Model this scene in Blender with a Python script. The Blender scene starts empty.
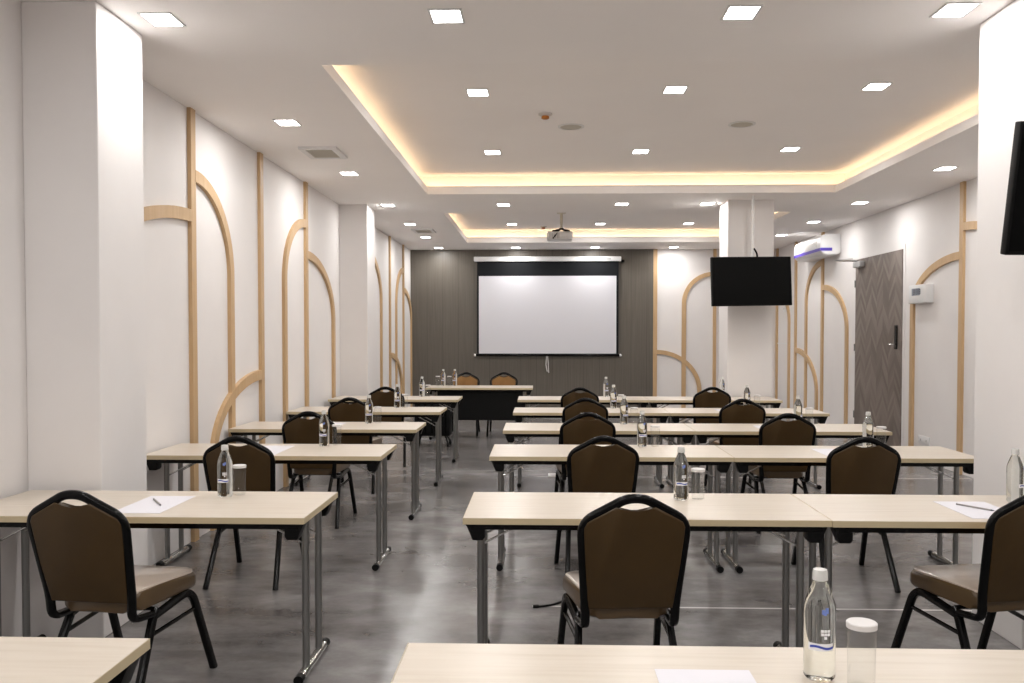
import bpy, bmesh, math, random
from mathutils import Vector, Matrix
random.seed(7)
PI = math.pi
scene = bpy.context.scene
col = scene.collection

# ------------------------------------------------------------------ materials
def new_mat(name):
    m = bpy.data.materials.new(name); m.use_nodes = True
    nt = m.node_tree
    return m, nt, nt.nodes['Principled BSDF']

def plain(name, c, rough=.5, metal=0., spec=.5, coat=0.):
    m, nt, b = new_mat(name)
    b.inputs['Base Color'].default_value = (*c, 1)
    b.inputs['Roughness'].default_value = rough
    b.inputs['Metallic'].default_value = metal
    b.inputs['Specular IOR Level'].default_value = spec
    b.inputs['Coat Weight'].default_value = coat
    b.inputs['Coat Roughness'].default_value = .12
    return m

def coords(nt, scale=(1, 1, 1), kind='Object'):
    tc = nt.nodes.new('ShaderNodeTexCoord'); mp = nt.nodes.new('ShaderNodeMapping')
    mp.inputs['Scale'].default_value = scale
    nt.links.new(tc.outputs[kind], mp.inputs['Vector'])
    return mp.outputs['Vector']

def noise(nt, vec, scale, detail=4, rough=.55):
    n = nt.nodes.new('ShaderNodeTexNoise')
    n.inputs['Scale'].default_value = scale; n.inputs['Detail'].default_value = detail
    n.inputs['Roughness'].default_value = rough
    nt.links.new(vec, n.inputs['Vector'])
    return n.outputs['Fac']

def ramp(nt, fac, stops):
    r = nt.nodes.new('ShaderNodeValToRGB')
    el = r.color_ramp.elements
    while len(el) < len(stops): el.new(.5)
    for e, (p, c) in zip(el, stops):
        e.position = p; e.color = (*c, 1)
    nt.links.new(fac, r.inputs['Fac'])
    return r.outputs['Color']

def bump(nt, b, fac, strength, dist=.01):
    bn = nt.nodes.new('ShaderNodeBump')
    bn.inputs['Strength'].default_value = strength; bn.inputs['Distance'].default_value = dist
    nt.links.new(fac, bn.inputs['Height']); nt.links.new(bn.outputs['Normal'], b.inputs['Normal'])

def math_node(nt, op, a, b=None):
    n = nt.nodes.new('ShaderNodeMath'); n.operation = op
    for i, v in enumerate((a, b)):
        if v is None: continue
        if isinstance(v, (int, float)): n.inputs[i].default_value = v
        else: nt.links.new(v, n.inputs[i])
    return n.outputs[0]

def streaky(name, scale, s, stops, rough=.4, spec=.5, bstr=0.):
    m, nt, b = new_mat(name)
    f = noise(nt, coords(nt, scale), s)
    nt.links.new(ramp(nt, f, stops), b.inputs['Base Color'])
    b.inputs['Roughness'].default_value = rough; b.inputs['Specular IOR Level'].default_value = spec
    if bstr: bump(nt, b, f, bstr)
    return m

def emis(name, c, s):
    m, nt, b = new_mat(name)
    b.inputs['Base Color'].default_value = (.8, .8, .8, 1)
    b.inputs['Emission Color'].default_value = (*c, 1); b.inputs['Emission Strength'].default_value = s
    return m

M = {}
M['wall'] = streaky('painted_wall', (1, 1, 1), 2.5, [(.3, (.735, .712, .703)), (.7, (.76, .738, .728))], .6, .3)
M['ceiling'] = streaky('painted_ceiling', (1, 1, 1), 1.5, [(.3, (.90, .875, .86)), (.7, (.92, .895, .88))], .7, .2)
M['maple'] = streaky('maple_laminate', (1.2, 22, 22), 2.2, [(.25, (.53, .46, .375)), (.5, (.585, .52, .44)), (.78, (.62, .56, .48))], .3, .5)
M['edge'] = plain('maple_edge_band', (.52, .43, .275), .4)
M['trimwood'] = streaky('trim_wood', (9, 9, .8), 3, [(.3, (.49, .325, .17)), (.7, (.56, .385, .215))], .45, .4)
M['black_steel'] = plain('black_gloss_paint', (.002, .002, .002), .2, 0, .2)
M['black_matte'] = plain('black_plastic', (.004, .004, .004), .5, 0, .15)
M['steel'] = plain('grey_steel', (.30, .30, .29), .32, 1)
M['chrome'] = plain('bright_chrome', (.62, .62, .61), .16, 1)
M['white_plastic'] = plain('white_plastic', (.72, .72, .72), .42)
M['grey_plastic'] = plain('grey_plastic', (.42, .42, .42), .45)
M['paper'] = plain('white_paper', (.70, .69, .735), .6, 0, .3)
M['pencil'] = plain('grey_pencil', (.27, .25, .24), .4)
M['beige_grille'] = plain('beige_grille', (.50, .47, .41), .6)
M['orange'] = plain('amber_plastic', (.45, .16, .02), .3)
M['purple'] = plain('purple_stripe', (.085, .05, .42), .3)
M['lcd'] = plain('lcd_grey', (.33, .36, .42), .2)
M['ink'] = plain('dark_ink', (.02, .02, .04), .4)
M['blue'] = plain('blue_print', (.02, .05, .36), .35)
M['pale_blue'] = plain('pale_blue_print', (.16, .23, .55), .35)
M['white_print'] = plain('white_print', (.82, .82, .84), .4)
M['cap'] = plain('clear_cap', (.60, .60, .58), .22)
M['lid'] = plain('paper_lid', (.64, .62, .61), .5)
M['pale_pipe'] = plain('cream_pipe', (.60, .55, .46), .4)
M['tv_black'] = plain('television_black', (.002, .002, .002), .45, 0, .08)
M['fabric_black'] = plain('screen_border_black', (.007, .008, .010), .75, 0, .2)
M['screen'] = plain('screen_white', (.64, .64, .68), .7, 0, .2)
M['led'] = emis('led_panel', (1.0, .975, .95), 9)
M['cove'] = emis('warm_led', (1.0, .70, .40), 3.8)

# brown vinyl
m, nt, b = new_mat('brown_vinyl')
f = noise(nt, coords(nt), 160, 3)
nt.links.new(ramp(nt, noise(nt, coords(nt), 5, 4), [(.3, (.050, .028, .0085)), (.7, (.062, .035, .011))]), b.inputs['Base Color'])
b.inputs['Roughness'].default_value = .45; b.inputs['Specular IOR Level'].default_value = .22
b.inputs['Coat Weight'].default_value = .2; b.inputs['Coat Roughness'].default_value = .2
bump(nt, b, f, .25, .001); M['vinyl'] = m

# glossy tan seat cover (front of the backs and the seats)
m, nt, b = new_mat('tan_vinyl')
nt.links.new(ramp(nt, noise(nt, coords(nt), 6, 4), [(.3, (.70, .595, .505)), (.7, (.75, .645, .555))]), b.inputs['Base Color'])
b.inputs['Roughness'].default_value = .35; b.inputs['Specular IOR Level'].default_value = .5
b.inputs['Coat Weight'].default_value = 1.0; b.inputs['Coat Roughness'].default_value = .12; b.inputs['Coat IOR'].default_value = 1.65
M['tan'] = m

m, nt, b = new_mat('amber_fabric')
nt.links.new(ramp(nt, noise(nt, coords(nt), 8, 4), [(.3, (.225, .112, .032)), (.7, (.27, .135, .040))]), b.inputs['Base Color'])
b.inputs['Roughness'].default_value = .6; b.inputs['Specular IOR Level'].default_value = .25
M['amber'] = m

# brown wood-grain panelling with fine vertical joints
m, nt, b = new_mat('brown_panelling')
v = coords(nt)
f = noise(nt, coords(nt, (30, 30, .5)), 3, 5)
c = ramp(nt, f, [(.25, (.098, .085, .069)), (.55, (.121, .107, .089)), (.8, (.143, .128, .108))])
sx = nt.nodes.new('ShaderNodeSeparateXYZ'); nt.links.new(v, sx.inputs[0])
fr = math_node(nt, 'FRACT', math_node(nt, 'MULTIPLY', math_node(nt, 'ADD', sx.outputs['X'], 10.0), 3.333))
ln = math_node(nt, 'LESS_THAN', fr, .025)
mx = nt.nodes.new('ShaderNodeMix'); mx.data_type = 'RGBA'
nt.links.new(ln, mx.inputs['Factor']); nt.links.new(c, mx.inputs['A']); mx.inputs['B'].default_value = (.075, .065, .053, 1)
nt.links.new(mx.outputs['Result'], b.inputs['Base Color'])
b.inputs['Roughness'].default_value = .42; b.inputs['Specular IOR Level'].default_value = .4
M['panelling'] = m

# chevron veneer door (pattern over the local y/z plane)
m, nt, b = new_mat('chevron_veneer')
v = coords(nt); sx = nt.nodes.new('ShaderNodeSeparateXYZ'); nt.links.new(v, sx.inputs[0])
per = .40
u = math_node(nt, 'DIVIDE', math_node(nt, 'ADD', sx.outputs['Y'], 20.0), per)
tri = math_node(nt, 'ABSOLUTE', math_node(nt, 'SUBTRACT', math_node(nt, 'FRACT', u), .5))
band = math_node(nt, 'DIVIDE', math_node(nt, 'ADD', math_node(nt, 'MULTIPLY', tri, per * 1.25), math_node(nt, 'ADD', sx.outputs['Z'], 10.0)), .085)
side = math_node(nt, 'FLOOR', math_node(nt, 'MULTIPLY', u, 2.0))
cell = nt.nodes.new('ShaderNodeCombineXYZ')
nt.links.new(math_node(nt, 'FLOOR', band), cell.inputs[0]); nt.links.new(side, cell.inputs[1])
wn = nt.nodes.new('ShaderNodeTexWhiteNoise'); wn.noise_dimensions = '3D'; nt.links.new(cell.outputs[0], wn.inputs['Vector'])
g = noise(nt, coords(nt, (40, 40, 4)), 2.5, 4)
tot = math_node(nt, 'ADD', math_node(nt, 'MULTIPLY', wn.outputs['Value'], .6), math_node(nt, 'MULTIPLY', g, .4))
nt.links.new(ramp(nt, tot, [(.15, (.140, .113, .095)), (.5, (.180, .149, .130)), (.85, (.235, .200, .176))]), b.inputs['Base Color'])
b.inputs['Roughness'].default_value = .5; b.inputs['Specular IOR Level'].default_value = .3
M['chevron'] = m

# polished concrete with sawn joints
m, nt, b = new_mat('polished_concrete')
v = coords(nt)
n1 = noise(nt, coords(nt, (.8, 1.1, 1)), .9, 4, .5); n2 = noise(nt, coords(nt, (.8, 1.3, 1)), 2.6, 9, .66); n3 = noise(nt, v, 38, 3, .6)
tot = math_node(nt, 'ADD', math_node(nt, 'ADD', math_node(nt, 'MULTIPLY', n1, .50), math_node(nt, 'MULTIPLY', n2, .46)), math_node(nt, 'MULTIPLY', n3, .04))
c = ramp(nt, tot, [(.39, (.072, .066, .065)), (.47, (.132, .124, .122)), (.53, (.172, .164, .163)), (.61, (.260, .252, .252))])
sx = nt.nodes.new('ShaderNodeSeparateXYZ'); nt.links.new(v, sx.inputs[0])
j = None
for yj, w in ((4.83, .0095), (9.25, .013), (14.4, .012)):
    k = math_node(nt, 'LESS_THAN', math_node(nt, 'ABSOLUTE', math_node(nt, 'SUBTRACT', sx.outputs['Y'], yj)), w)
    j = k if j is None else math_node(nt, 'MAXIMUM', j, k)
j = math_node(nt, 'MULTIPLY', j, math_node(nt, 'GREATER_THAN', sx.outputs['X'], -.05))
mx = nt.nodes.new('ShaderNodeMix'); mx.data_type = 'RGBA'
nt.links.new(j, mx.inputs['Factor']); nt.links.new(c, mx.inputs['A']); mx.inputs['B'].default_value = (.48, .46, .45, 1)
nt.links.new(mx.outputs['Result'], b.inputs['Base Color'])
rr = nt.nodes.new('ShaderNodeMapRange'); nt.links.new(n2, rr.inputs[0])
rr.inputs[1].default_value = .3; rr.inputs[2].default_value = .7; rr.inputs[3].default_value = .22; rr.inputs[4].default_value = .32
b.inputs['Roughness'].default_value = .26; b.inputs['Specular IOR Level'].default_value = .62
M['concrete'] = m

# water-filled bottle and drinking glass
def glass(name, c, ior, rough=0.):
    m, nt, b = new_mat(name)
    b.inputs['Base Color'].default_value = (*c, 1); b.inputs['Transmission Weight'].default_value = 1
    b.inputs['IOR'].default_value = ior; b.inputs['Roughness'].default_value = rough
    return m
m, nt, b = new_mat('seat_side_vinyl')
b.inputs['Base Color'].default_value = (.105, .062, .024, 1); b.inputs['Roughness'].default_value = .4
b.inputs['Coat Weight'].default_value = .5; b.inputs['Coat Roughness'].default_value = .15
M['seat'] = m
M['water'] = glass('water_filled_glass', (.955, .975, .935), 1.34)
m, nt, b = new_mat('tumbler_glass')
nt.nodes.remove(b)
lw = nt.nodes.new('ShaderNodeLayerWeight'); lw.inputs['Blend'].default_value = .5
fz = math_node(nt, 'ADD', math_node(nt, 'MULTIPLY', math_node(nt, 'POWER', lw.outputs['Facing'], 3.5), .55), .04)
tb = nt.nodes.new('ShaderNodeBsdfTransparent'); tb.inputs['Color'].default_value = (.965, .97, .965, 1)
gb = nt.nodes.new('ShaderNodeBsdfGlossy'); gb.inputs['Roughness'].default_value = .03
ms = nt.nodes.new('ShaderNodeMixShader')
nt.links.new(fz, ms.inputs[0]); nt.links.new(tb.outputs[0], ms.inputs[1]); nt.links.new(gb.outputs[0], ms.inputs[2])
nt.links.new(ms.outputs[0], nt.nodes['Material Output'].inputs['Surface'])
M['glass'] = m

# ------------------------------------------------------------------ helpers
def tag(o, label=None, cat=None, group=None, kind=None):
    if label: o['label'] = label
    if cat: o['category'] = cat
    if group: o['group'] = group
    if kind: o['kind'] = kind
    return o

def empty(name, loc, rz=0):
    o = bpy.data.objects.new(name, None); col.objects.link(o)
    o.location = loc; o.rotation_euler = (0, 0, rz); o.empty_display_size = .1
    return o

def obj(name, bm, mat, parent=None, smooth=False, loc=None):
    me = bpy.data.meshes.new(name)
    bmesh.ops.recalc_face_normals(bm, faces=bm.faces)
    bm.to_mesh(me); bm.free()
    me.materials.append(mat)
    if smooth:
        for p in me.polygons: p.use_smooth = True
        try: me.set_sharp_from_angle(angle=math.radians(40))
        except Exception: pass
    o = bpy.data.objects.new(name, me); col.objects.link(o)
    if parent: o.parent = parent
    if loc: o.location = loc
    return o

def box(bm, x0, x1, y0, y1, z0, z1, bev=0., seg=2):
    g = bmesh.ops.create_cube(bm, size=1)
    vs = g['verts']
    for v in vs:
        v.co = Vector((x0 if v.co.x < 0 else x1, y0 if v.co.y < 0 else y1, z0 if v.co.z < 0 else z1))
    if bev:
        es = list({e for v in vs for e in v.link_edges})
        bmesh.ops.bevel(bm, geom=es, offset=bev, segments=seg, affect='EDGES', profile=.5)
    return bm

def boxm(*a, **k): return box(bmesh.new(), *a, **k)

def fillet(pts, r, n=5):
    """round the inner corners of a 3-D polyline; r is one radius per corner"""
    P = [Vector(p) for p in pts]; out = [P[0]]
    for i in range(1, len(P) - 1):
        a, b, c = P[i - 1], P[i], P[i + 1]
        u = (a - b); w = (c - b); ri = r[i - 1] if isinstance(r, (list, tuple)) else r
        t = min(ri, u.length * .48, w.length * .48)
        p0 = b + u.normalized() * t; p1 = b + w.normalized() * t
        for k in range(n + 1):
            s = k / n
            out.append((1 - s) ** 2 * p0 + 2 * s * (1 - s) * b + s * s * p1)
    out.append(P[-1])
    return out

def sweep(bm, pts, rx, ry=None, n=10, hint=(0, 1, 0), power=1.0):
    """closed tube along pts; rx across, ry along the hint direction"""
    ry = rx if ry is None else ry
    P = [Vector(p) for p in pts]; rings = []; hint = Vector(hint)
    for i, p in enumerate(P):
        d = (P[min(i + 1, len(P) - 1)] - P[max(i - 1, 0)]).normalized()
        h = hint - d * hint.dot(d)
        if h.length < 1e-3:
            h = Vector((1, 0, 0)) - d * d.x
            if h.length < 1e-3: h = Vector((0, 0, 1))
        h.normalize(); s = d.cross(h).normalized()
        ring = []
        for k in range(n):
            a = 2 * PI * k / n
            ca, sa = math.cos(a), math.sin(a)
            ca = math.copysign(abs(ca) ** power, ca); sa = math.copysign(abs(sa) ** power, sa)
            ring.append(bm.verts.new(p + s * (ca * rx) + h * (sa * ry)))
        rings.append(ring)
    for a, b in zip(rings, rings[1:]):
        for k in range(n):
            bm.faces.new((a[k], a[(k + 1) % n], b[(k + 1) % n], b[k]))
    bm.faces.new(rings[0][::-1]); bm.faces.new(rings[-1])
    return bm

def sweepm(*a, **k): return sweep(bmesh.new(), *a, **k)

def prism(outline, plane, t0, t1, bev=0., seg=3):
    """extrude a 2-D outline; plane 'xz' extrudes along y, 'xy' along z, 'yz' along x"""
    bm = bmesh.new()
    f = {'xz': lambda a, b, t: (a, t, b), 'xy': lambda a, b, t: (a, b, t), 'yz': lambda a, b, t: (t, a, b)}[plane]
    A = [bm.verts.new(f(a, b, t0)) for a, b in outline]; B = [bm.verts.new(f(a, b, t1)) for a, b in outline]
    n = len(outline)
    bm.faces.new(A); bm.faces.new(B[::-1])
    caps = []
    for i in range(n):
        bm.faces.new((A[i], A[(i + 1) % n], B[(i + 1) % n], B[i]))
        caps += [bm.edges.get((A[i], A[(i + 1) % n])), bm.edges.get((B[i], B[(i + 1) % n]))]
    if bev:
        bmesh.ops.bevel(bm, geom=caps, offset=bev, segments=seg, affect='EDGES', profile=.5)
    return bm

def lathe(prof, n=24, loc=(0, 0, 0)):
    bm = bmesh.new(); rings = []
    for r, z in prof:
        if r < 1e-5: rings.append([bm.verts.new((loc[0], loc[1], loc[2] + z))])
        else: rings.append([bm.verts.new((loc[0] + r * math.cos(2 * PI * k / n), loc[1] + r * math.sin(2 * PI * k / n), loc[2] + z)) for k in range(n)])
    for a, b in zip(rings, rings[1:]):
        for k in range(n):
            q = [a[k % len(a)], a[(k + 1) % len(a)], b[(k + 1) % len(b)], b[k % len(b)]]
            q = list(dict.fromkeys(q))
            if len(q) > 2: bm.faces.new(q)
    return bm

def copy_tree(o, parent=None):
    c = o.copy(); col.objects.link(c)
    if parent: c.parent = parent
    for ch in list(o.children): copy_tree(ch, c)
    return c

def struct(name, bm, mat, label, cat, parent=None):
    return tag(obj(name, bm, mat, parent), label, cat, None, 'structure')

# ------------------------------------------------------------------ room shell
XL, XR, YB, YF, ZC = -2.515, 4.47, -2.6, 17.0, 3.10     # left/right wall, behind, front wall, ceiling
ZI, ZL = 3.335, 3.18                                     # cove ceiling, top of the cove lip
struct('floor', boxm(XL - .15, XR + .15, YB - .15, YF + .15, -.12, 0), M['concrete'], 'blotchy grey polished concrete floor with pale sawn joints', 'floor')
struct('wall_left', boxm(XL - .15, XL, YB, YF, 0, ZI + .1), M['wall'], 'white painted wall on the left carrying wooden arches', 'wall')
struct('wall_right', boxm(XR, XR + .15, YB, YF, 0, ZI + .1), M['wall'], 'white painted wall on the right with the chevron door', 'wall')
struct('wall_front', boxm(XL - .15, XR + .15, YF, YF + .15, 0, ZI + .1), M['wall'], 'white end wall behind the projection screen', 'wall')
struct('wall_behind', boxm(XL - .15, XR + .15, YB - .15, YB, 0, ZI + .1), M['wall'], 'white wall at the near end of the room', 'wall')
struct('wall_panelling', boxm(XL, 2.125, YF - .03, YF, 0, ZC), M['panelling'], 'dark brown wood-grain panelling around the projection screen', 'wall')

COVES = [(-1.316, 3.335, 5.30, 10.22), (-1.31, 3.285, 11.82, 15.66)]
def ceiling_mesh():
    bm = bmesh.new()
    xs0, xs1 = XL, XR
    box(bm, xs0 - .1, xs1 + .1, YB - .1, YF + .1, ZI, ZI + .1)
    prev = YB
    for (a, b_, c, d) in COVES:
        box(bm, xs0, xs1, prev, c - .16, ZC, ZI)              # full-depth slab up to the trough
        box(bm, xs0, a - .16, c - .16, d + .16, ZC, ZI)
        box(bm, b_ + .16, xs1, c - .16, d + .16, ZC, ZI)
        box(bm, a - .16, a, c - .16, d + .16, ZC, ZL)         # the lip of the trough
        box(bm, b_, b_ + .16, c - .16, d + .16, ZC, ZL)
        box(bm, a, b_, c - .16, c, ZC, ZL)
        box(bm, a, b_, d, d + .16, ZC, ZL)
        prev = d + .16
    box(bm, xs0, xs1, prev, YF, ZC, ZI)
    return bm
struct('ceiling', ceiling_mesh(), M['ceiling'], 'white plaster ceiling with two recessed rectangular coves', 'ceiling')
for i, (a, b_, c, d) in enumerate(COVES):
    t = empty('cove_light', ((a + b_) / 2, (c + d) / 2, ZL))
    tag(t, ['warm LED strip light running around the large nearer ceiling cove', 'warm LED strip light running around the smaller cove by the screen'][i], 'cove light', 'warm cove lights')
    cx, cy = (a + b_) / 2, (c + d) / 2
    for o0, o1, z0, z1, nm, mt in ((.068, .076, .004, .015, 'led_strip', 'cove'), (.056, .0675, .0005, .022, 'added_led_baffle', 'white_plastic')):  # unseen baffle added inside each strip to keep its light off the cove ceiling
        for bx in ((a - o1, a - o0, c - o1, d + o1), (b_ + o0, b_ + o1, c - o1, d + o1), (a - o0, b_ + o0, c - o1, c - o0), (a - o0, b_ + o0, d + o0, d + o1)):
            obj(nm, boxm(bx[0] - cx, bx[1] - cx, bx[2] - cy, bx[3] - cy, z0, z1), M[mt], t)

def column(x0, x1, y0, y1, label):
    struct('column', boxm(x0, x1, y0, y1, 0, ZC, bev=.006, seg=2), M['wall'], label, 'column')
column(XL, -2.145, 4.24, 4.735, 'white square column on the left wall nearest the camera')
column(XL, -2.165, 10.98, 11.48, 'white square column on the left wall near the screen')
column(2.27, 2.86, 4.225, 4.72, 'white free-standing column at the right edge beside the nearer television')
column(2.235, 2.78, 10.74, 11.25, 'white free-standing column behind the farther television')

# ------------------------------------------------------------------ wooden wall trim
TN = [0]
def trim(bm, label):
    TN[0] += 1
    struct('trim_%d' % TN[0], bm, M['trimwood'], label, 'wall trim')

def place_wall(bm, wall):
    """local (u along the wall, v out of the wall, z up) -> world"""
    for v in bm.verts:
        u, t, z = v.co
        if wall == 'L': v.co = (XL + t, u, z)
        elif wall == 'R': v.co = (XR - t, u, z)
        else: v.co = (u, YF - t, z)
    return bm

def strip_trim(wall, u, label, w=.085, t=.028, z0=0, z1=ZC):
    trim(place_wall(boxm(u - w / 2, u + w / 2, 0, t, z0, z1), wall), label)

def arch_trim(wall, u0, ztop, a, b_, label, w=.085, t=.03, down=True, frac=1.0, z0=0.0):
    """quarter arch that leaves the strip at u0 level at ztop and turns down at u0 + a (a signed)"""
    s = 1 if a > 0 else -1; A = abs(a); cz = ztop - b_
    outer, inner = [], []
    n = 22
    for k in range(n + 1):
        th = PI / 2 * (1 - frac * k / n)
        outer.append((u0 + s * A * math.cos(th), cz + b_ * math.sin(th)))
        inner.append((u0 + s * (A - w) * math.cos(th), cz + (b_ - w) * math.sin(th)))
    if down and frac >= 1 and cz > z0:
        outer.append((u0 + s * A, z0)); inner.append((u0 + s * (A - w), z0))
    bm = bmesh.new()
    V = [[bm.verts.new((p[0], tt, p[1])) for p in pts] for pts, tt in ((outer, 0), (inner, 0), (outer, t), (inner, t))]
    m_ = len(outer)
    for i in range(m_ - 1):
        for A_, B_ in ((0, 1), (1, 3), (3, 2), (2, 0)):
            bm.faces.new((V[A_][i], V[A_][i + 1], V[B_][i + 1], V[B_][i]))
    for i in (0, m_ - 1): bm.faces.new((V[0][i], V[1][i], V[3][i], V[2][i]))
    trim(place_wall(bm, wall), label)

strip_trim('L', 6.285, 'full-height wooden strip on left wall nearest the camera')
arch_trim('L', 6.26, 2.378, -1.45, .62, 'wooden half-arch meeting the nearest left column')
arch_trim('L', 6.32, 2.672, .79, .72, 'tall wooden arch right of the nearest left strip')
strip_trim('L', 7.84, 'full-height wooden strip on left wall, second from the camera')
arch_trim('L', 7.83, 1.175, -1.22, .62, 'low wooden arch near the floor of the left wall', t=.034)
strip_trim('L', 9.36, 'full-height wooden strip on left wall, third from the camera')
arch_trim('L', 9.34, 2.70, -.82, .68, 'tall wooden arch left of the third left-wall strip')
arch_trim('L', 9.38, 2.378, 1.24, .72, 'wooden arch between the third strip and the farther left column')
arch_trim('L', 12.6, 2.74, 1.21, .74, 'wooden arch just beyond the farther left column')
strip_trim('L', 14.57, 'full-height wooden strip beyond the farther left column')
arch_trim('L', 14.58, 1.18, 1.2, .65, 'low wooden arch at the far end of left wall', t=.034)
arch_trim('L', 15.98, 2.68, -.83, .7, 'tall wooden arch left of the last left-wall strip')
strip_trim('L', 16.0, 'last full-height wooden strip on left wall before the panelling')
arch_trim('L', 16.01, 2.33, .985, .6, 'wooden arch running into the brown panelling corner')
strip_trim('R', 9.57, 'full-height wooden strip on right wall near the camera')
arch_trim('R', 9.56, 2.668, -1.2, .6, 'wooden half-arch hidden partly by the right-hand column')
arch_trim('R', 9.6, 2.37, 1.25, .56, 'wooden arch behind the white control box')
strip_trim('R', 14.24, 'full-height wooden strip below the air conditioner')
arch_trim('R', 14.22, 2.268, -1.16, .72, 'wooden arch between the air conditioner and chevron door')
arch_trim('R', 14.27, 2.665, .87, .64, 'tall wooden arch left of the air conditioner strip')
strip_trim('R', 15.72, 'full-height wooden strip left of the air conditioner')
arch_trim('R', 15.7, 1.25, -1.25, .72, 'low wooden arch on right wall', t=.034)
arch_trim('R', 16.95, 2.3, -.87, .6, 'wooden arch in the far right corner')
strip_trim('R', 16.95, 'wooden strip in the far right corner')
strip_trim('F', 2.165, 'wooden strip along the right edge of brown panelling', w=.075)
arch_trim('F', 3.27, 2.67, -.6, .6, 'tall wooden arch right of the brown panelling', w=.08)
arch_trim('F', 2.19, 1.185, .86, .78, 'low wooden arch springing from the panelling edge', w=.08, t=.034)
strip_trim('F', 3.29, 'wooden strip on end wall left of the far column', w=.06)

# ------------------------------------------------------------------ door
d = empty('door_1', (XR + .03, 11.94, 0))
tag(d, 'tall grey-brown chevron veneer door in the right wall', 'door', None, 'structure')
obj('leaf', boxm(-.045, -.004, -.815, .815, .008, 2.54, bev=.003, seg=1), M['chevron'], d)
fr = bmesh.new()
box(fr, -.036, -.0305, .818, .875, 0, 2.60); box(fr, -.036, -.0305, -.875, -.818, 0, 2.60); box(fr, -.036, -.0305, -.818, .818, 2.543, 2.60)
obj('door_frame', fr, M['wall'], d)
h = obj('handle', boxm(-.062, -.0455, -.70, -.62, 1.30, 1.60, bev=.006), M['black_steel'], d)
lv = bmesh.new()
sweep(lv, fillet([(-.06, -.66, 1.36), (-.10, -.66, 1.36), (-.10, -.55, 1.36)], .02), .010, n=8, hint=(0, 0, 1))
obj('lever', lv, M['chrome'], h, True)
for z in (.35, 1.3, 2.2):
    obj('hinge', sweepm([(-.05, .822, z - .05), (-.05, .822, z + .05)], .009, n=8), M['steel'], d, True)
cl = obj('door_closer', boxm(-.115, -.046, .46, .74, 2.42, 2.50, bev=.008), M['grey_plastic'], d, True)
ar = bmesh.new()
sweep(ar, fillet([(-.09, .62, 2.51), (-.34, .80, 2.53), (-.035, .98, 2.57)], .02), .011, n=8, hint=(0, 0, 1))
obj('closer_arm', ar, M['chrome'], cl, True)

# ------------------------------------------------------------------ ceiling lights
def make_light():
    t = empty('ceiling_light', (0, 0, 0))
    f = bmesh.new(); s, sy = .073, .086
    box(f, -s - .012, s + .012, -sy - .012, -sy, -.006, 0); box(f, -s - .012, s + .012, sy, sy + .012, -.006, 0)
    box(f, -s - .012, -s, -sy, sy, -.006, 0); box(f, s, s + .012, -sy, sy, -.006, 0)
    obj('light_frame', f, M['white_plastic'], t)
    obj('diffuser', boxm(-s, s, -sy, sy, -.004, -.0005), M['led'], t)
    la = bpy.data.lights.new('lamp_light', 'AREA'); la.shape = 'RECTANGLE'; la.size = 2 * s; la.size_y = 2 * sy
    la.energy = 4.3; la.color = (1.0, .975, .95); la.spread = math.radians(180)
    lo = bpy.data.objects.new('lamp_light', la); col.objects.link(lo); lo.parent = t; lo.location = (0, 0, -.0075)
    return t
LIGHTS = []
def lrow(y, z, xs, texts):
    for x, s in zip(xs, texts): LIGHTS.append((x, y, z, s))
pos5 = ['leftmost', 'second from left', 'third from left', 'fourth from left', 'rightmost']
lrow(-1.6, ZC, (-1.93, -.48, .99, 2.45), ['square ceiling light, %s in the row above the near wall' % p for p in pos5[:4]])
lrow(.1, ZC, (-1.93, -.48, .99, 2.45), ['square ceiling light, %s in the row above the camera' % p for p in pos5[:4]])
lrow(2.3, ZC, (-1.93, -.48, .99, 2.45), ['square ceiling light, %s in the row above the nearest tables' % p for p in pos5[:4]])
lrow(4.5, ZC, (-1.935, -.48, .995, 2.045), ['square ceiling light, %s in the largest, nearest visible row' % p for p in pos5[:4]])
LIGHTS += [(-1.93, 6.71, ZC, 'square ceiling light near left wall just before the square vent'),
           (-.487, 6.79, ZI, 'square light in the large cove, left one of its front row'),
           (1.003, 6.76, ZI, 'square light in the large cove, middle one of its front row'),
           (2.487, 6.72, ZI, 'square light in the large cove, right one of its front row'),
           (3.9, 6.70, ZC, 'square ceiling light beside the large cove near right wall'),
           (-1.925, 8.85, ZC, 'square ceiling light near left wall just beyond the square vent'),
           (-.498, 9.02, ZI, 'square light in the large cove, left one of its back row'),
           (.998, 9.03, ZI, 'square light in the large cove, middle one of its back row'),
           (2.476, 8.97, ZI, 'square light in the large cove, right one of its back row'),
           (3.913, 8.78, ZC, 'square ceiling light above the wooden strip beside the control box')]
lrow(11.04, ZC, (-1.917, -.475, .99, 2.04, 3.90), ['square ceiling light, %s in the row between both coves' % p for p in pos5])
LIGHTS += [(-1.926, 12.95, ZC, 'square ceiling light left of the smaller cove, nearer one'),
           (3.90, 12.90, ZC, 'square ceiling light in front of the air conditioner'),
           (-.498, 14.93, ZI, 'square light in the smaller cove, left of the projector'),
           (.98, 14.93, ZI, 'square light in the smaller cove, right of the projector'),
           (2.45, 14.93, ZI, 'square light in the smaller cove, beside the far column'),
           (-1.923, 14.70, ZC, 'square ceiling light left of the smaller cove, farther one'),
           (3.898, 14.60, ZC, 'square ceiling light above and left of the air conditioner')]
lrow(16.55, ZC, (-1.922, -.477, .99, 2.446), ['square ceiling light, %s in the last row above the screen wall' % p for p in pos5[:4]])
lp = make_light()
for i, (x, y, z, s) in enumerate(LIGHTS):
    o = lp if i == 0 else copy_tree(lp)
    o.location = (x, y, z); tag(o, s, 'ceiling light', 'square ceiling lights')

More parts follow.
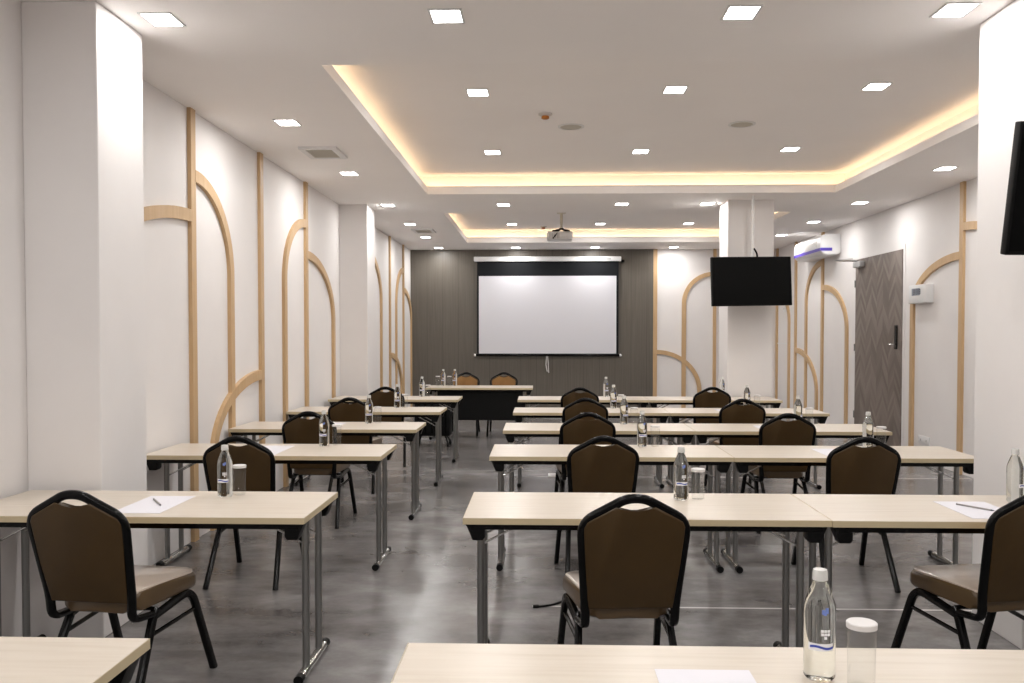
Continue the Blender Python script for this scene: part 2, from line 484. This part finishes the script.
# vents, detectors, loudspeakers
def make_vent():
    t = empty('ceiling_vent', (0, 0, 0))
    f = bmesh.new()
    X, Y, w = .165, .225, .05
    box(f, -X, X, -Y, -Y + w, -.022, 0); box(f, -X, X, Y - w, Y, -.022, 0); box(f, -X, -X + w, -Y + w, Y - w, -.022, 0); box(f, X - w, X, -Y + w, Y - w, -.022, 0)
    obj('vent_frame', f, M['white_plastic'], t)
    g = bmesh.new(); box(g, -X + w, X - w, -Y + w, Y - w, -.006, -.001)
    for k in range(9):
        y = -Y + w + (k + .5) * (2 * Y - 2 * w) / 9
        box(g, -X + w, X - w, y - .008, y + .008, -.018, -.006)
    obj('grille', g, M['beige_grille'], t)
    return t
v1 = make_vent(); v1.location = (-1.925, 7.80, ZC); tag(v1, 'square white exhaust vent between two left ceiling lights', 'vent', 'ceiling vents')
v2 = copy_tree(v1); v2.location = (-1.83, 13.75, ZC); tag(v2, 'square white exhaust vent near the far end of ceiling', 'vent', 'ceiling vents')

def make_detector():
    t = empty('smoke_detector', (0, 0, 0))
    obj('detector_base', lathe([(0, 0), (.058, 0), (.058, -.012), (.035, -.022), (0, -.022)], 20), M['lid'], t, True)
    obj('sensor', lathe([(0, -.0225), (.03, -.0225), (.034, -.040), (.02, -.048), (0, -.048)], 16), M['orange'], t, True)
    return t
d1 = make_detector(); d1.location = (.03, 7.46, ZI); tag(d1, 'small amber-tipped smoke detector in the large cove', 'smoke detector', 'smoke detectors')
d2 = copy_tree(d1); d2.location = (.03, 15.24, ZI); tag(d2, 'small smoke detector beside the projector', 'smoke detector', 'smoke detectors')

def make_speaker():
    t = empty('ceiling_speaker', (0, 0, 0))
    obj('rim', lathe([(.095, 0), (.118, 0), (.118, -.006), (.095, -.008)], 28), M['white_plastic'], t, True)
    obj('speaker_grille', lathe([(0, 0), (.095, 0), (.095, -.006), (0, -.010)], 28), M['beige_grille'], t, True)
    return t
s1 = make_speaker(); s1.location = (.26, 7.93, ZI); tag(s1, 'round ceiling loudspeaker grille beside the smoke detector', 'loudspeaker', 'round ceiling loudspeakers')
s2 = copy_tree(s1); s2.location = (1.756, 7.89, ZI); tag(s2, 'round ceiling loudspeaker grille on the right in large cove', 'loudspeaker', 'round ceiling loudspeakers')

# ------------------------------------------------------------------ folding table
def make_table():
    t = empty('folding_table', (0, 0, 0))            # origin: front left corner of the top, on the floor
    L, D, T = 1.496, .60, .74
    obj('tabletop', boxm(0, L, 0, D, T - .027, T, bev=.002, seg=1), M['maple'], t)
    e = bmesh.new()
    box(e, -.0012, L + .0012, -.0012, -.0002, T - .0265, T - .001); box(e, -.0012, L + .0012, D + .0002, D + .0012, T - .0265, T - .001)
    box(e, -.0012, -.0002, 0, D, T - .0265, T - .001); box(e, L + .0002, L + .0012, 0, D, T - .0265, T - .001)
    obj('edge_band', e, M['edge'], t)
    f = bmesh.new(); z0, z1 = T - .052, T - .027
    box(f, .03, L - .03, .02, .045, z0, z1); box(f, .03, L - .03, D - .045, D - .02, z0, z1)
    box(f, .03, .055, .045, D - .045, z0, z1); box(f, L - .055, L - .03, .045, D - .045, z0, z1)
    box(f, L / 2 - .012, L / 2 + .012, .045, D - .045, z0, z1)
    obj('frame', f, M['black_steel'], t)
    for m_ in (0, 1):
        X = (lambda x: x) if m_ == 0 else (lambda x: L - x)
        for y in (.022, D - .092):
            pts = [(X(.006), T - .0275), (X(.088), T - .0275), (X(.088), T - .085), (X(.078), T - .098), (X(.036), T - .098), (X(.022), T - .060)]
            obj('bracket', prism(pts, 'xz', y, y + .07, bev=.004, seg=2), M['black_matte'], t, True)
        for y in (.235, .455):
            obj('leg', sweepm([(X(.057), y, .038), (X(.057), y, T - .03)], .0165, n=14), M['steel'], t, True)
        ft = obj('foot', sweepm([(X(.057), .125, .022), (X(.057), .565, .022)], .0195, n=14, hint=(0, 0, 1)), M['chrome'], t, True)
        for y, s in ((.125, -1), (.565, 1)):
            c_ = bmesh.new(); sweep(c_, [(X(.057), y - .018 * s, .0215), (X(.057), y + .022 * s, .0215)], .0213, n=14, hint=(0, 0, 1))
            obj('end_cap', c_, M['black_matte'], ft, True)
        br = bmesh.new()
        for y in (.245, .445):
            sweep(br, [(X(.062), y, T - .165), (X(.30), y, T - .042)], .005, n=6)
        sweep(br, [(X(.296), .24, T - .044), (X(.296), .45, T - .044)], .005, n=6)
        obj('brace', br, M['chrome'], t, True)
    return t

NTH = ['nearest', 'second', 'third', 'fourth', 'fifth', 'farthest']
ROWY = [1.54, 3.607, 5.432, 6.895, 8.461, 10.10]
ROWX = [-.325, -.321, -.320, -.300, -.272, -.272]
LROWY = [1.55, 3.585, 5.410, 6.930, 8.490, 10.09]
LROWX = [-.971, -.972, -.988, -.985, -.973, -.955]      # right ends of the left-hand tables
tp = make_table(); first = True
for i in range(6):
    for k in range(2):
        o = tp if first else copy_tree(tp); first = False
        o.location = (ROWX[i] + 1.5 * k, ROWY[i] - (.006 if k else 0), 0)
        tag(o, 'maple folding table, %s half of the %s row right of the aisle' % (['left', 'right'][k], NTH[i]), 'table', 'maple folding tables')
for i in range(6):
    o = copy_tree(tp); o.location = (LROWX[i] - 1.498, LROWY[i], 0)
    tag(o, 'maple folding table against the left side, %s row left of the aisle' % NTH[i], 'table', 'maple folding tables')
ht = copy_tree(tp); ht.location = (-1.62, 12.30, 0)
tag(ht, 'maple head table with black front panel below the projection screen', 'table', 'maple folding tables')
obj('modesty_panel', boxm(.16, 1.36, .075, .09, .28, .688, bev=.003, seg=1), M['black_matte'], ht)

# ------------------------------------------------------------------ banquet chair
def make_chair():
    t = empty('banquet_chair', (0, 0, 0))
    lean = lambda z: -.205 - .245 * (z - .30) * .98
    def bp(x, z): return (x, lean(z), z)
    path = fillet([(.180, -.115, .372), (.170, -.243, .385), bp(.174, .47), bp(.199, .800), bp(.034, .890), bp(-.034, .890), bp(-.199, .800), bp(-.174, .47), (-.170, -.243, .385), (-.180, -.115, .372)],
                  [.06, .05, .055, .03, .03, .055, .05, .06], 6)
    obj('back_frame', sweepm(path, .0175, .014, n=12, hint=(0, 1, .25), power=.75), M['black_steel'], t, True)
    half = [(.162, .452), (.177, .62), (.191, .780), (.180, .803), (.074, .861), (.060, .854), (.034, .838), (.012, .833)]
    out = half + [(-x, z) for x, z in reversed(half)]
    pb = prism(out, 'xz', -.017, .019, bev=.009, seg=3)
    for v in pb.verts: v.co.y += lean(v.co.z)
    obj('backrest', pb, M['vinyl'], t, True)
    fp = prism([(x * .93, .66 + (z - .66) * .93) for x, z in out], 'xz', .0195, .034, bev=.008, seg=3)
    for v in fp.verts: v.co.y += lean(v.co.z)
    obj('front_pad', fp, M['amber'], t, True)
    o2 = []
    for (cx, cy, a0) in ((.163, .155, 0), (-.163, .155, 90), (-.112, -.160, 180), (.112, -.160, 270)):
        for k in range(6):
            a = math.radians(a0 + 90 * k / 5); o2.append((cx + .05 * math.cos(a), cy + .05 * math.sin(a)))
    o2.insert(18, (0, -.226))
    sb = prism(o2, 'xy', .400, .474, bev=.024, seg=4)
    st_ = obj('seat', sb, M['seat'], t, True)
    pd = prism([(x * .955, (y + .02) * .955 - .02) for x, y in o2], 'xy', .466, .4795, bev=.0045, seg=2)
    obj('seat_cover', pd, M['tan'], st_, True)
    for s in (1, -1):
        obj('leg', sweepm([(s * .178, -.085, .385), (s * .181, -.115, .355), (s * .207, -.310, .0)], .0155, .0175, n=10, hint=(0, 1, .3), power=.7), M['black_steel'], t, True)
        p = fillet([(s * .178, -.125, .358), (s * .200, .150, .400), (s * .218, .310, .0)], .07, 7)
        obj('leg', sweepm(p, .0155, .0175, n=10, hint=(0, 1, .3), power=.7), M['black_steel'], t, True)
        obj('stretcher', sweepm([(s * .184, -.150, .292), (s * .203, .190, .310)], .0095, n=8, hint=(0, 0, 1)), M['black_steel'], t, True)
    c_ = bmesh.new(); sweep(c_, [(-.178, -.09, .386), (.178, -.09, .386)], .009, n=8); sweep(c_, [(-.186, .07, .390), (.186, .07, .390)], .009, n=8)
    obj('seat_support', c_, M['black_steel'], t, True)
    return t

cp = make_chair(); CH = []
def chair(x, ytop, rz, label):
    o = cp if not CH else copy_tree(cp); CH.append(o)
    c, s = math.cos(rz), math.sin(rz)
    # x, ytop give where the crown of the back stands; the chair's origin lies ahead of it
    o.location = (x - .349 * s, ytop + .349 * c, 0); o.rotation_euler = (0, 0, rz)
    tag(o, label, 'chair', 'brown banquet chairs')
LAB = 'brown banquet chair at the %s half of the %s table row right of the aisle'
for i, (x, y, r) in enumerate([(.347, 3.252, 5), (.361, 5.111, 4), (.350, 6.640, 2), (.404, 8.13, 0), (.422, 9.72, 0)]):
    chair(x, y, math.radians(r), LAB % ('left', NTH[i + 1]))
for i, (x, y, r) in enumerate([(1.90, 3.40, 10), (1.853, 5.111, 0), (1.835, 6.622, 0), (1.828, 8.08, 0), (1.892, 9.85, 0)]):
    chair(x, y, math.radians(r), LAB % ('right', NTH[i + 1]))
for i, (x, y, r) in enumerate([(-1.765, 3.262, -7), (-1.757, 5.041, 0), (-1.772, 6.66, 0), (-1.775, 8.13, 0), (-1.738, 9.79, 0)]):
    chair(x, y, math.radians(r), 'brown banquet chair at the %s table row left of the aisle' % NTH[i + 1])
chair(-1.155, 13.52, PI, 'brown banquet chair behind the head table, left one facing the room')
chair(-.573, 13.52, PI, 'brown banquet chair behind the head table, right one facing the room')

# ------------------------------------------------------------------ bottles, glasses, paper, pencils
def curved_patch(r, a0, a1, z0, z1, n=10, wave=None, dz=0):
    bm = bmesh.new(); R0, R1 = r, r + .0005
    ring = []
    for k in range(n + 1):
        a = a0 + (a1 - a0) * k / n
        w = wave(k / n) if wave else 0
        ring.append([bm.verts.new((rr * math.cos(a), rr * math.sin(a), z + w)) for rr, z in ((R0, z0), (R1, z0), (R1, z1), (R0, z1))])
    for p, q in zip(ring, ring[1:]):
        for i in range(4): bm.faces.new((p[i], p[(i + 1) % 4], q[(i + 1) % 4], q[i]))
    bm.faces.new(ring[0]); bm.faces.new(ring[-1][::-1])
    return bm

def make_bottle():
    t = empty('water_bottle', (0, 0, 0))
    prof = [(0, .004), (.022, .001), (.030, .002), (.0335, .008), (.034, .03), (.0335, .05), (.034, .148), (.0332, .160), (.0300, .174), (.0190, .203), (.0155, .210), (.0145, .214), (.0145, .2155), (0, .2155)]
    obj('bottle_body', lathe(prof, 28), M['water'], t, True)
    obj('cap', lathe([(0, .216), (.0150, .216), (.0168, .218), (.0160, .234), (.0145, .240), (0, .2405)], 20), M['cap'], t, True)
    f = -PI / 2 + .15
    lb = obj('label', curved_patch(.0345, f - .85, f + .75, .070, .086), M['white_print'], t)
    obj('wave', curved_patch(.0352, f - .72, f + .74, .0755, .0805, 14, lambda s: .0022 * math.sin(s * 2 * PI)), M['blue'], lb)
    bm = bmesh.new()
    em = bmesh.new()
    for k in range(3):
        for q in range(3):
            if (k, q) in ((0, 0), (2, 0)): continue
            c_ = curved_patch(.0345, f - .05 + k * .20, f + .12 + k * .20, .096 + q * .0075, .1015 + q * .0075, 3)
            me = bpy.data.meshes.new('tmp'); c_.to_mesh(me); c_.free(); em.from_mesh(me); bpy.data.meshes.remove(me)
    obj('lettering', em, M['white_print'], t)
    bm.free()
    e2 = bmesh.new()
    for (a, z, hh) in ((.0, .150, .010), (.22, .152, .012), (.10, .148, .006)):
        q = .0346
        c_ = curved_patch(q, f + a, f + a + .2, 0, hh, 3)
        for v in c_.verts:
            k = 1 - max(0, v.co.z + z - .156) * 4.5; v.co.x *= k; v.co.y *= k; v.co.z += z
        me = bpy.data.meshes.new('tmp'); c_.to_mesh(me); c_.free(); e2.from_mesh(me); bpy.data.meshes.remove(me)
    obj('emblem', e2, M['pale_blue'], t)
    return t

def make_tumbler():
    t = empty('drinking_glass', (0, 0, 0))
    obj('glass_body', lathe([(0, .001), (.026, .001), (.0280, .004), (.0303, .136)], 28), M['glass'], t, True)
    obj('paper_cover', lathe([(.0310, .127), (.0316, .127), (.0320, .1375), (.0300, .1395), (0, .1395), (0, .1385), (.0296, .1385), (.0312, .137)], 28), M['lid'], t, True)
    return t

TZ = .7402
SPOT = {('R', 'left'): 'left half of the %s row right of aisle', ('R', 'right'): 'right half of the %s row right of aisle', ('L', ''): '%s row left of aisle'}
BOT = [(.611, 1.950, 'R', 'left', 0, -18), (.635, 4.037, 'R', 'left', 1, -8), (2.121, 4.027, 'R', 'right', 1, 40), (.672, 5.932, 'R', 'left', 2, 0), (2.156, 5.912, 'R', 'right', 2, 90),
       (.688, 7.395, 'R', 'left', 3, 20), (2.123, 7.395, 'R', 'right', 3, 60), (.727, 8.961, 'R', 'left', 4, 0), (2.064, 8.961, 'R', 'right', 4, 0), (.770, 10.60, 'R', 'left', 5, 0), (2.146, 10.60, 'R', 'right', 5, 0),
       (-1.467, 4.047, 'L', '', 1, -5), (-1.459, 5.890, 'L', '', 2, -10), (-1.450, 7.395, 'L', '', 3, 0), (-1.466, 8.961, 'L', '', 4, 0), (-1.433, 10.58, 'L', '', 5, 0)]
GLS = [(.686, 1.905, 'R', 'left', 0), (.716, 4.06, 'R', 'left', 1), (.762, 5.955, 'R', 'left', 2), (2.254, 5.94, 'R', 'right', 2), (.774, 7.42, 'R', 'left', 3), (2.223, 7.42, 'R', 'right', 3),
       (.805, 8.985, 'R', 'left', 4), (2.170, 8.985, 'R', 'right', 4), (-1.418, 4.10, 'L', '', 1), (-1.387, 5.95, 'L', '', 2), (-1.380, 7.42, 'L', '', 3), (-1.392, 8.985, 'L', '', 4), (-1.366, 10.62, 'L', '', 5)]
bp_ = make_bottle()
for i, (x, y, b1, b2, r, rz) in enumerate(BOT):
    o = bp_ if i == 0 else copy_tree(bp_)
    o.location = (x, y, TZ); o.rotation_euler = (0, 0, math.radians(rz))
    tag(o, 'clear water bottle on table, ' + SPOT[(b1, b2)] % NTH[r], 'bottle', 'water bottles on tables')
for x, s in ((-1.426, 'left'), (-1.258, 'right')):
    o = copy_tree(bp_); o.location = (x, 12.82, TZ)
    tag(o, 'clear water bottle on the head table, %s one of two' % s, 'bottle', 'water bottles on tables')
gp = make_tumbler()
for i, (x, y, b1, b2, r) in enumerate(GLS):
    o = gp if i == 0 else copy_tree(gp); o.location = (x, y, TZ)
    tag(o, 'covered drinking glass beside bottle, ' + SPOT[(b1, b2)] % NTH[r], 'glass', 'covered drinking glasses')
for x, s in ((-1.507, 'left'), (-1.339, 'right')):
    o = copy_tree(gp); o.location = (x, 12.83, TZ)
    tag(o, 'covered drinking glass on the head table, %s one of two' % s, 'glass', 'covered drinking glasses')

PAP = [(.255, .466, 1.625, 1.985, 'R', 'left', 0, 0), (1.762, 1.988, 3.66, 4.03, 'R', 'right', 1, 1), (1.765, 1.985, 5.48, 5.86, 'R', 'right', 2, 0), (1.73, 1.94, 6.96, 7.33, 'R', 'right', 3, 0), (1.72, 1.93, 8.52, 8.90, 'R', 'right', 4, 0),
       (-1.815, -1.605, 3.655, 4.045, 'L', '', 1, 1), (-1.875, -1.660, 5.45, 5.90, 'L', '', 2, 1), (-1.855, -1.648, 7.01, 7.44, 'L', '', 3, 0)]
for x0, x1, y0, y1, b1, b2, r, pc in PAP:
    o = empty('paper_sheet', ((x0 + x1) / 2, (y0 + y1) / 2, TZ)); w, hh = (x1 - x0) / 2, (y1 - y0) / 2
    bpy.data.objects.remove(o)
    o = obj('paper_sheet', boxm(-w, w, -hh, hh, 0, .0012), M['paper'], None, False, ((x0 + x1) / 2, (y0 + y1) / 2, TZ))
    tag(o, 'white paper sheet on table, ' + SPOT[(b1, b2)] % NTH[r], 'paper', 'white paper sheets')
PEN = [((1.822, 3.966), (1.926, 3.794), 'R', 'right', 1), ((-1.771, 3.965), (-1.655, 3.79), 'L', '', 1), ((-1.80, 5.72), (-1.73, 5.56), 'L', '', 2)]
pz = .0055
def make_pencil():
    t = empty('pencil', (0, 0, 0))
    obj('shaft', sweepm([(0, -.085, 0), (0, .075, 0)], .0040, n=6, hint=(0, 0, 1)), M['pencil'], t)
    bm = bmesh.new(); bmesh.ops.create_cone(bm, cap_ends=True, segments=8, radius1=.004, radius2=.0005, depth=.018, matrix=Matrix.Translation((0, .084, 0)) @ Matrix.Rotation(-PI / 2, 4, 'X'))
    obj('tip', bm, M['ink'], t)
    return t
pp = make_pencil()
for i, (a, c_, b1, b2, r) in enumerate(PEN):
    o = pp if i == 0 else copy_tree(pp)
    o.location = ((a[0] + c_[0]) / 2, (a[1] + c_[1]) / 2, TZ + .0012 + .004)
    o.rotation_euler = (0, 0, math.atan2(c_[1] - a[1], c_[0] - a[0]) - PI / 2)
    tag(o, 'grey pencil lying on paper, ' + SPOT[(b1, b2)] % NTH[r], 'pencil', 'pencils on papers')

# ------------------------------------------------------------------ projection screen
s = empty('projection_screen', (.115, YF - .03, 0))
tag(s, 'large white pull-down projection screen on the brown panelling', 'projection screen')
y = -.01
cs = boxm(-1.405, 1.395, -.095, -.005, 2.868, 2.96, bev=.012, seg=3)
obj('case', cs, M['white_plastic'], s, True)
obj('border', boxm(-1.345, 1.348, -.052, -.049, 1.085, 2.90), M['fabric_black'], s)
obj('screen_surface', boxm(-1.312, 1.306, -.0545, -.0525, 1.115, 2.593), M['screen'], s)
bb = obj('bottom_bar', sweepm([(-1.37, -.050, 1.083), (1.37, -.050, 1.083)], .019, n=12), M['black_steel'], s, True)
for q in (-1, 1):
    k_ = bmesh.new(); bmesh.ops.create_uvsphere(k_, u_segments=12, v_segments=8, radius=.026, matrix=Matrix.Translation((q * 1.385, -.05, 1.083)))
    obj('end_knob', k_, M['white_plastic'], bb, True)
cd = bmesh.new()
sweep(cd, [(-.02, -.05, 1.07), (-.03, -.05, .90), (-.005, -.05, .77)], .009, n=6); sweep(cd, [(.0, -.05, 1.07), (.015, -.05, .92), (.022, -.05, .75)], .009, n=6)
obj('pull_cord', cd, M['lid'], s, True)
obj('maker_plate', boxm(1.02, 1.20, -.0965, -.095, 2.897, 2.93), M['grey_plastic'], s)
obj('wall_bracket', boxm(1.396, 1.46, -.03, -.001, 2.85, 2.90), M['black_matte'], s)

# ------------------------------------------------------------------ projector
p = empty('projector', (.30, 13.55, ZI))
tag(p, 'white projector hanging on a pole from the smaller cove', 'projector')
obj('pole', sweepm([(.0, 0, -.245), (.0, 0, 0)], .022, n=14), M['pale_pipe'], p, True)
obj('ceiling_plate', lathe([(0, 0), (.07, 0), (.07, -.012), (0, -.014)], 20), M['pale_pipe'], p, True)
bd = obj('projector_body', boxm(-.22, .17, -.16, .17, -.425, -.298, bev=.03, seg=4), M['white_plastic'], p, True)
obj('lens', lathe([(0, 0), (.045, 0), (.045, .05), (.035, .05), (.03, .03), (0, .025)], 20), M['black_steel'], bd, True)
bd.children[0].rotation_euler = (-PI / 2, 0, 0); bd.children[0].location = (-.05, .168, -.365)
gr = bmesh.new()
for k in range(7): box(gr, -.19 + k * .024, -.178 + k * .024, -.1615, -.159, -.405, -.33)
obj('vent_slots', gr, M['grey_plastic'], bd)
ab = bmesh.new()
sweep(ab, [(0, 0, -.26), (0, 0, -.235)], .035, n=10)
for ex, ey in ((-.13, -.10), (.12, -.10), (-.13, .10), (.12, .10)):
    sweep(ab, fillet([(0, 0, -.25), (ex * .6, ey * .6, -.272), (ex, ey, -.285), (ex, ey, -.30)], .02), .011, n=6)
sweep(ab, fillet([(-.02, -.06, -.26), (-.07, -.17, -.33), (-.13, -.175, -.41)], .05), .009, n=6)
obj('mounting_bracket', ab, M['black_matte'], p, True)

# ------------------------------------------------------------------ televisions on ceiling poles
def make_tv():
    t = empty('television', (0, 0, 0))            # origin: middle of the screen
    W, H_ = .48, .283
    obj('casing', boxm(-W, W, -.012, .035, -H_, H_, bev=.006, seg=2), M['black_matte'], t, True)
    obj('screen_panel', boxm(-W + .012, W - .012, -.014, -.0115, -H_ + .018, H_ - .012), M['tv_black'], t)
    obj('wall_plate', boxm(-.2, .2, .035, .06, -.16, .16, bev=.004), M['black_matte'], t)
    return t
tv = make_tv(); tv.location = (2.423, 10.33, 2.10); tv.rotation_euler = (-.05, -.017, .16)
tag(tv, 'black flat television hung in front of the far white column', 'television', 'ceiling-hung televisions')
t2 = copy_tree(tv); t2.location = (2.50, 3.91, 2.118); t2.rotation_euler = (.19, 0, .02)
tag(t2, 'black flat television cut off by the right edge of photo', 'television', 'ceiling-hung televisions')
def tv_pole(o, dx):
    # pole and hook are parts of the television, built in its own frame
    Mi = o.matrix_basis.inverted(); L = o.location
    def loc(x, y, z): return Mi @ Vector((L.x + x, L.y + y, z))
    obj('pole', sweepm([loc(dx, .10, L.z - .1), loc(dx, .10, ZC)], .0165, n=12), M['white_plastic'], o, True)
    obj('pole_clamp', sweepm([loc(dx, .105, L.z - .02), loc(dx, .04, L.z + .0)], .03, n=10, hint=(0, 0, 1)), M['black_matte'], o, True)
    obj('cable_hook', sweepm(fillet([loc(dx + .05, .07, L.z + .2), loc(dx + .04, .07, L.z + .33), loc(dx + .01, .09, L.z + .385)], .03), .011, n=8), M['black_matte'], o, True)
bpy.context.view_layer.update()
tv_pole(tv, .035); tv_pole(t2, .035)

# ------------------------------------------------------------------ air conditioner, control box, sockets
a = empty('air_conditioner', (XR, 14.13, 2.70))
tag(a, 'white wall-mounted air conditioner with a purple stripe', 'air conditioner')
pr = [(0, 0), (0, .29), (-.235, .285), (-.285, .255), (-.30, .20), (-.30, .055), (-.27, .0), (-.20, -.025), (-.05, -.025)]
bm = bmesh.new()
A_ = [bm.verts.new((x, -.70, z)) for x, z in pr]; B_ = [bm.verts.new((x, .70, z)) for x, z in pr]
bm.faces.new(A_); bm.faces.new(B_[::-1])
for i in range(len(pr)): bm.faces.new((A_[i], A_[(i + 1) % len(pr)], B_[(i + 1) % len(pr)], B_[i]))
bmesh.ops.bevel(bm, geom=bm.edges[:], offset=.012, segments=2, affect='EDGES')
obj('casing', bm, M['white_plastic'], a, True)
st = bmesh.new()
box(st, -.303, -.2995, -.705, .70, .035, .08); box(st, -.300, -.13, -.7035, -.6995, .035, .08)
obj('purple_band', st, M['purple'], a)
obj('outlet_flap', boxm(-.262, -.07, -.66, .66, -.034, -.0252, bev=.004), M['white_plastic'], a)
obj('display_mark', boxm(-.3015, -.2995, -.50, -.47, .11, .20), M['beige_grille'], a)
cb = empty('control_box', (XR, 10.50, 1.85))
tag(cb, 'white control box with small dark display beside the chevron door', 'control box')
obj('housing', boxm(-.095, 0, -.24, .24, 0, .215, bev=.01, seg=2), M['white_plastic'], cb, True)
dp = obj('display', boxm(-.0975, -.0952, -.08, .14, .09, .175), M['lcd'], cb)
sg = bmesh.new()
for k in range(3):
    y0 = .10 - k * .075
    for (ya, yb, za, zb) in ((0, .05, .155, .163), (0, .05, .128, .136), (0, .05, .102, .110), (0, .012, .102, .163), (.038, .05, .102, .163)):
        box(sg, -.099, -.0976, y0 - yb, y0 - ya, za, zb)
obj('display_segments', sg, M['ink'], dp)
def plate(x, y, z, label, w=.06, hgt=.04):
    t = empty('wall_socket', (x, y, z)); tag(t, label, 'socket')
    obj('plate', boxm(-.012, 0, -w, w, -hgt, hgt, bev=.004), M['white_plastic'], t, True)
    q = bmesh.new()
    for k in (-1, 1): box(q, -.0135, -.0121, k * w * .5 - .012, k * w * .5 + .012, -.012, .012)
    obj('socket_face', q, M['grey_plastic'], t)
plate(XR, 10.47, .25, 'white wall socket low on right wall beneath the control box', .15, .05)
plate(XR, 16.45, 1.95, 'small white wall plate in the far corner below the television', .10, .06)
tr = bmesh.new(); box(tr, XR - .012, XR, 16.12, 16.9, 1.30, 1.325)
tag(obj('cable_trunking', tr, M['white_plastic']), 'thin white cable trunking in the far right corner', 'trunking')

# ------------------------------------------------------------------ equipment cart and floor cable
k = empty('equipment_cart', (-1.44, 11.75, 0))
tag(k, 'low black equipment cart on casters beside the head table', 'cart')
obj('cabinet', boxm(-.235, .235, -.15, .15, .145, .645, bev=.01, seg=2), M['black_matte'], k, True)
ln = bmesh.new()
for q in range(5): box(ln, -.19 + q * .09, -.17 + q * .09, -.1525, -.1495, .18, .60)
obj('front_ribs', ln, M['black_steel'], k)
for sx in (-1, 1):
    for sy in (-1, 1):
        c_ = bmesh.new()
        sweep(c_, fillet([(sx * .17, sy * .10, .15), (sx * .19, sy * .12, .09), (sx * .21, sy * .15, .055)], .02), .012, n=6)
        obj('caster_arm', c_, M['black_matte'], k, True)
        w_ = bmesh.new(); sweep(w_, [(sx * .21 - .014, sy * .15, .031), (sx * .21 + .014, sy * .15, .031)], .030, n=14)
        obj('caster_wheel', w_, M['black_matte'], k, True)
cb_ = bmesh.new()
pts = [Vector(p_) for p_ in ((-.02, 4.80, .006), (.05, 4.825, .006), (.12, 4.90, .006), (.20, 5.00, .006), (.33, 5.05, .006), (.50, 5.02, .006), (.66, 5.08, .006))]
sweep(cb_, fillet(pts, .06), .006, n=8, hint=(0, 0, 1))
fc = obj('floor_cable', cb_, M['black_matte'], None, True)
tag(fc, 'black cable lying on the concrete beside the nearest middle chair', 'cable')
pg = bmesh.new(); sweep(pg, [(-.045, 4.795, .008), (-.015, 4.80, .008)], .010, n=8, hint=(0, 0, 1))
obj('plug', pg, M['black_matte'], fc, True)
bx = empty('floor_socket', (.12, 9.3, 0))
tag(bx, 'small white floor socket in the aisle behind the second row', 'floor socket')
obj('cover_plate', boxm(-.05, .05, -.10, .10, 0, .012, bev=.004), M['white_plastic'], bx, True)
obj('flap', boxm(-.03, .03, -.06, .06, .0122, .015), M['lid'], bx)

# ------------------------------------------------------------------ world, camera, view
w = bpy.data.worlds.new('world'); scene.world = w; w.use_nodes = True
w.node_tree.nodes['Background'].inputs['Color'].default_value = (0, 0, 0, 1)
w.node_tree.nodes['Background'].inputs['Strength'].default_value = 0

cam = bpy.data.cameras.new('camera'); co = bpy.data.objects.new('camera', cam); col.objects.link(co)
cam.sensor_fit = 'HORIZONTAL'; cam.sensor_width = 36; cam.lens = 885.8 / 1024 * 36
cam.shift_y = 16.0 / 1024; cam.clip_start = .05; cam.clip_end = 100
co.location = (0, 0, 1.4964); co.rotation_euler = (PI / 2 - .027, 0, .0333)
scene.camera = co
scene.view_settings.view_transform = 'Standard'
scene.view_settings.look = 'None'
scene.view_settings.gamma = 1
scene.view_settings.exposure = 1.32
try: scene.view_settings.use_curve_mapping = False
except Exception: pass
cy = scene.cycles
cy.use_denoising = True
cy.max_bounces = 12; cy.diffuse_bounces = 9; cy.glossy_bounces = 5; cy.transmission_bounces = 10; cy.transparent_max_bounces = 24
cy.sample_clamp_indirect = 6
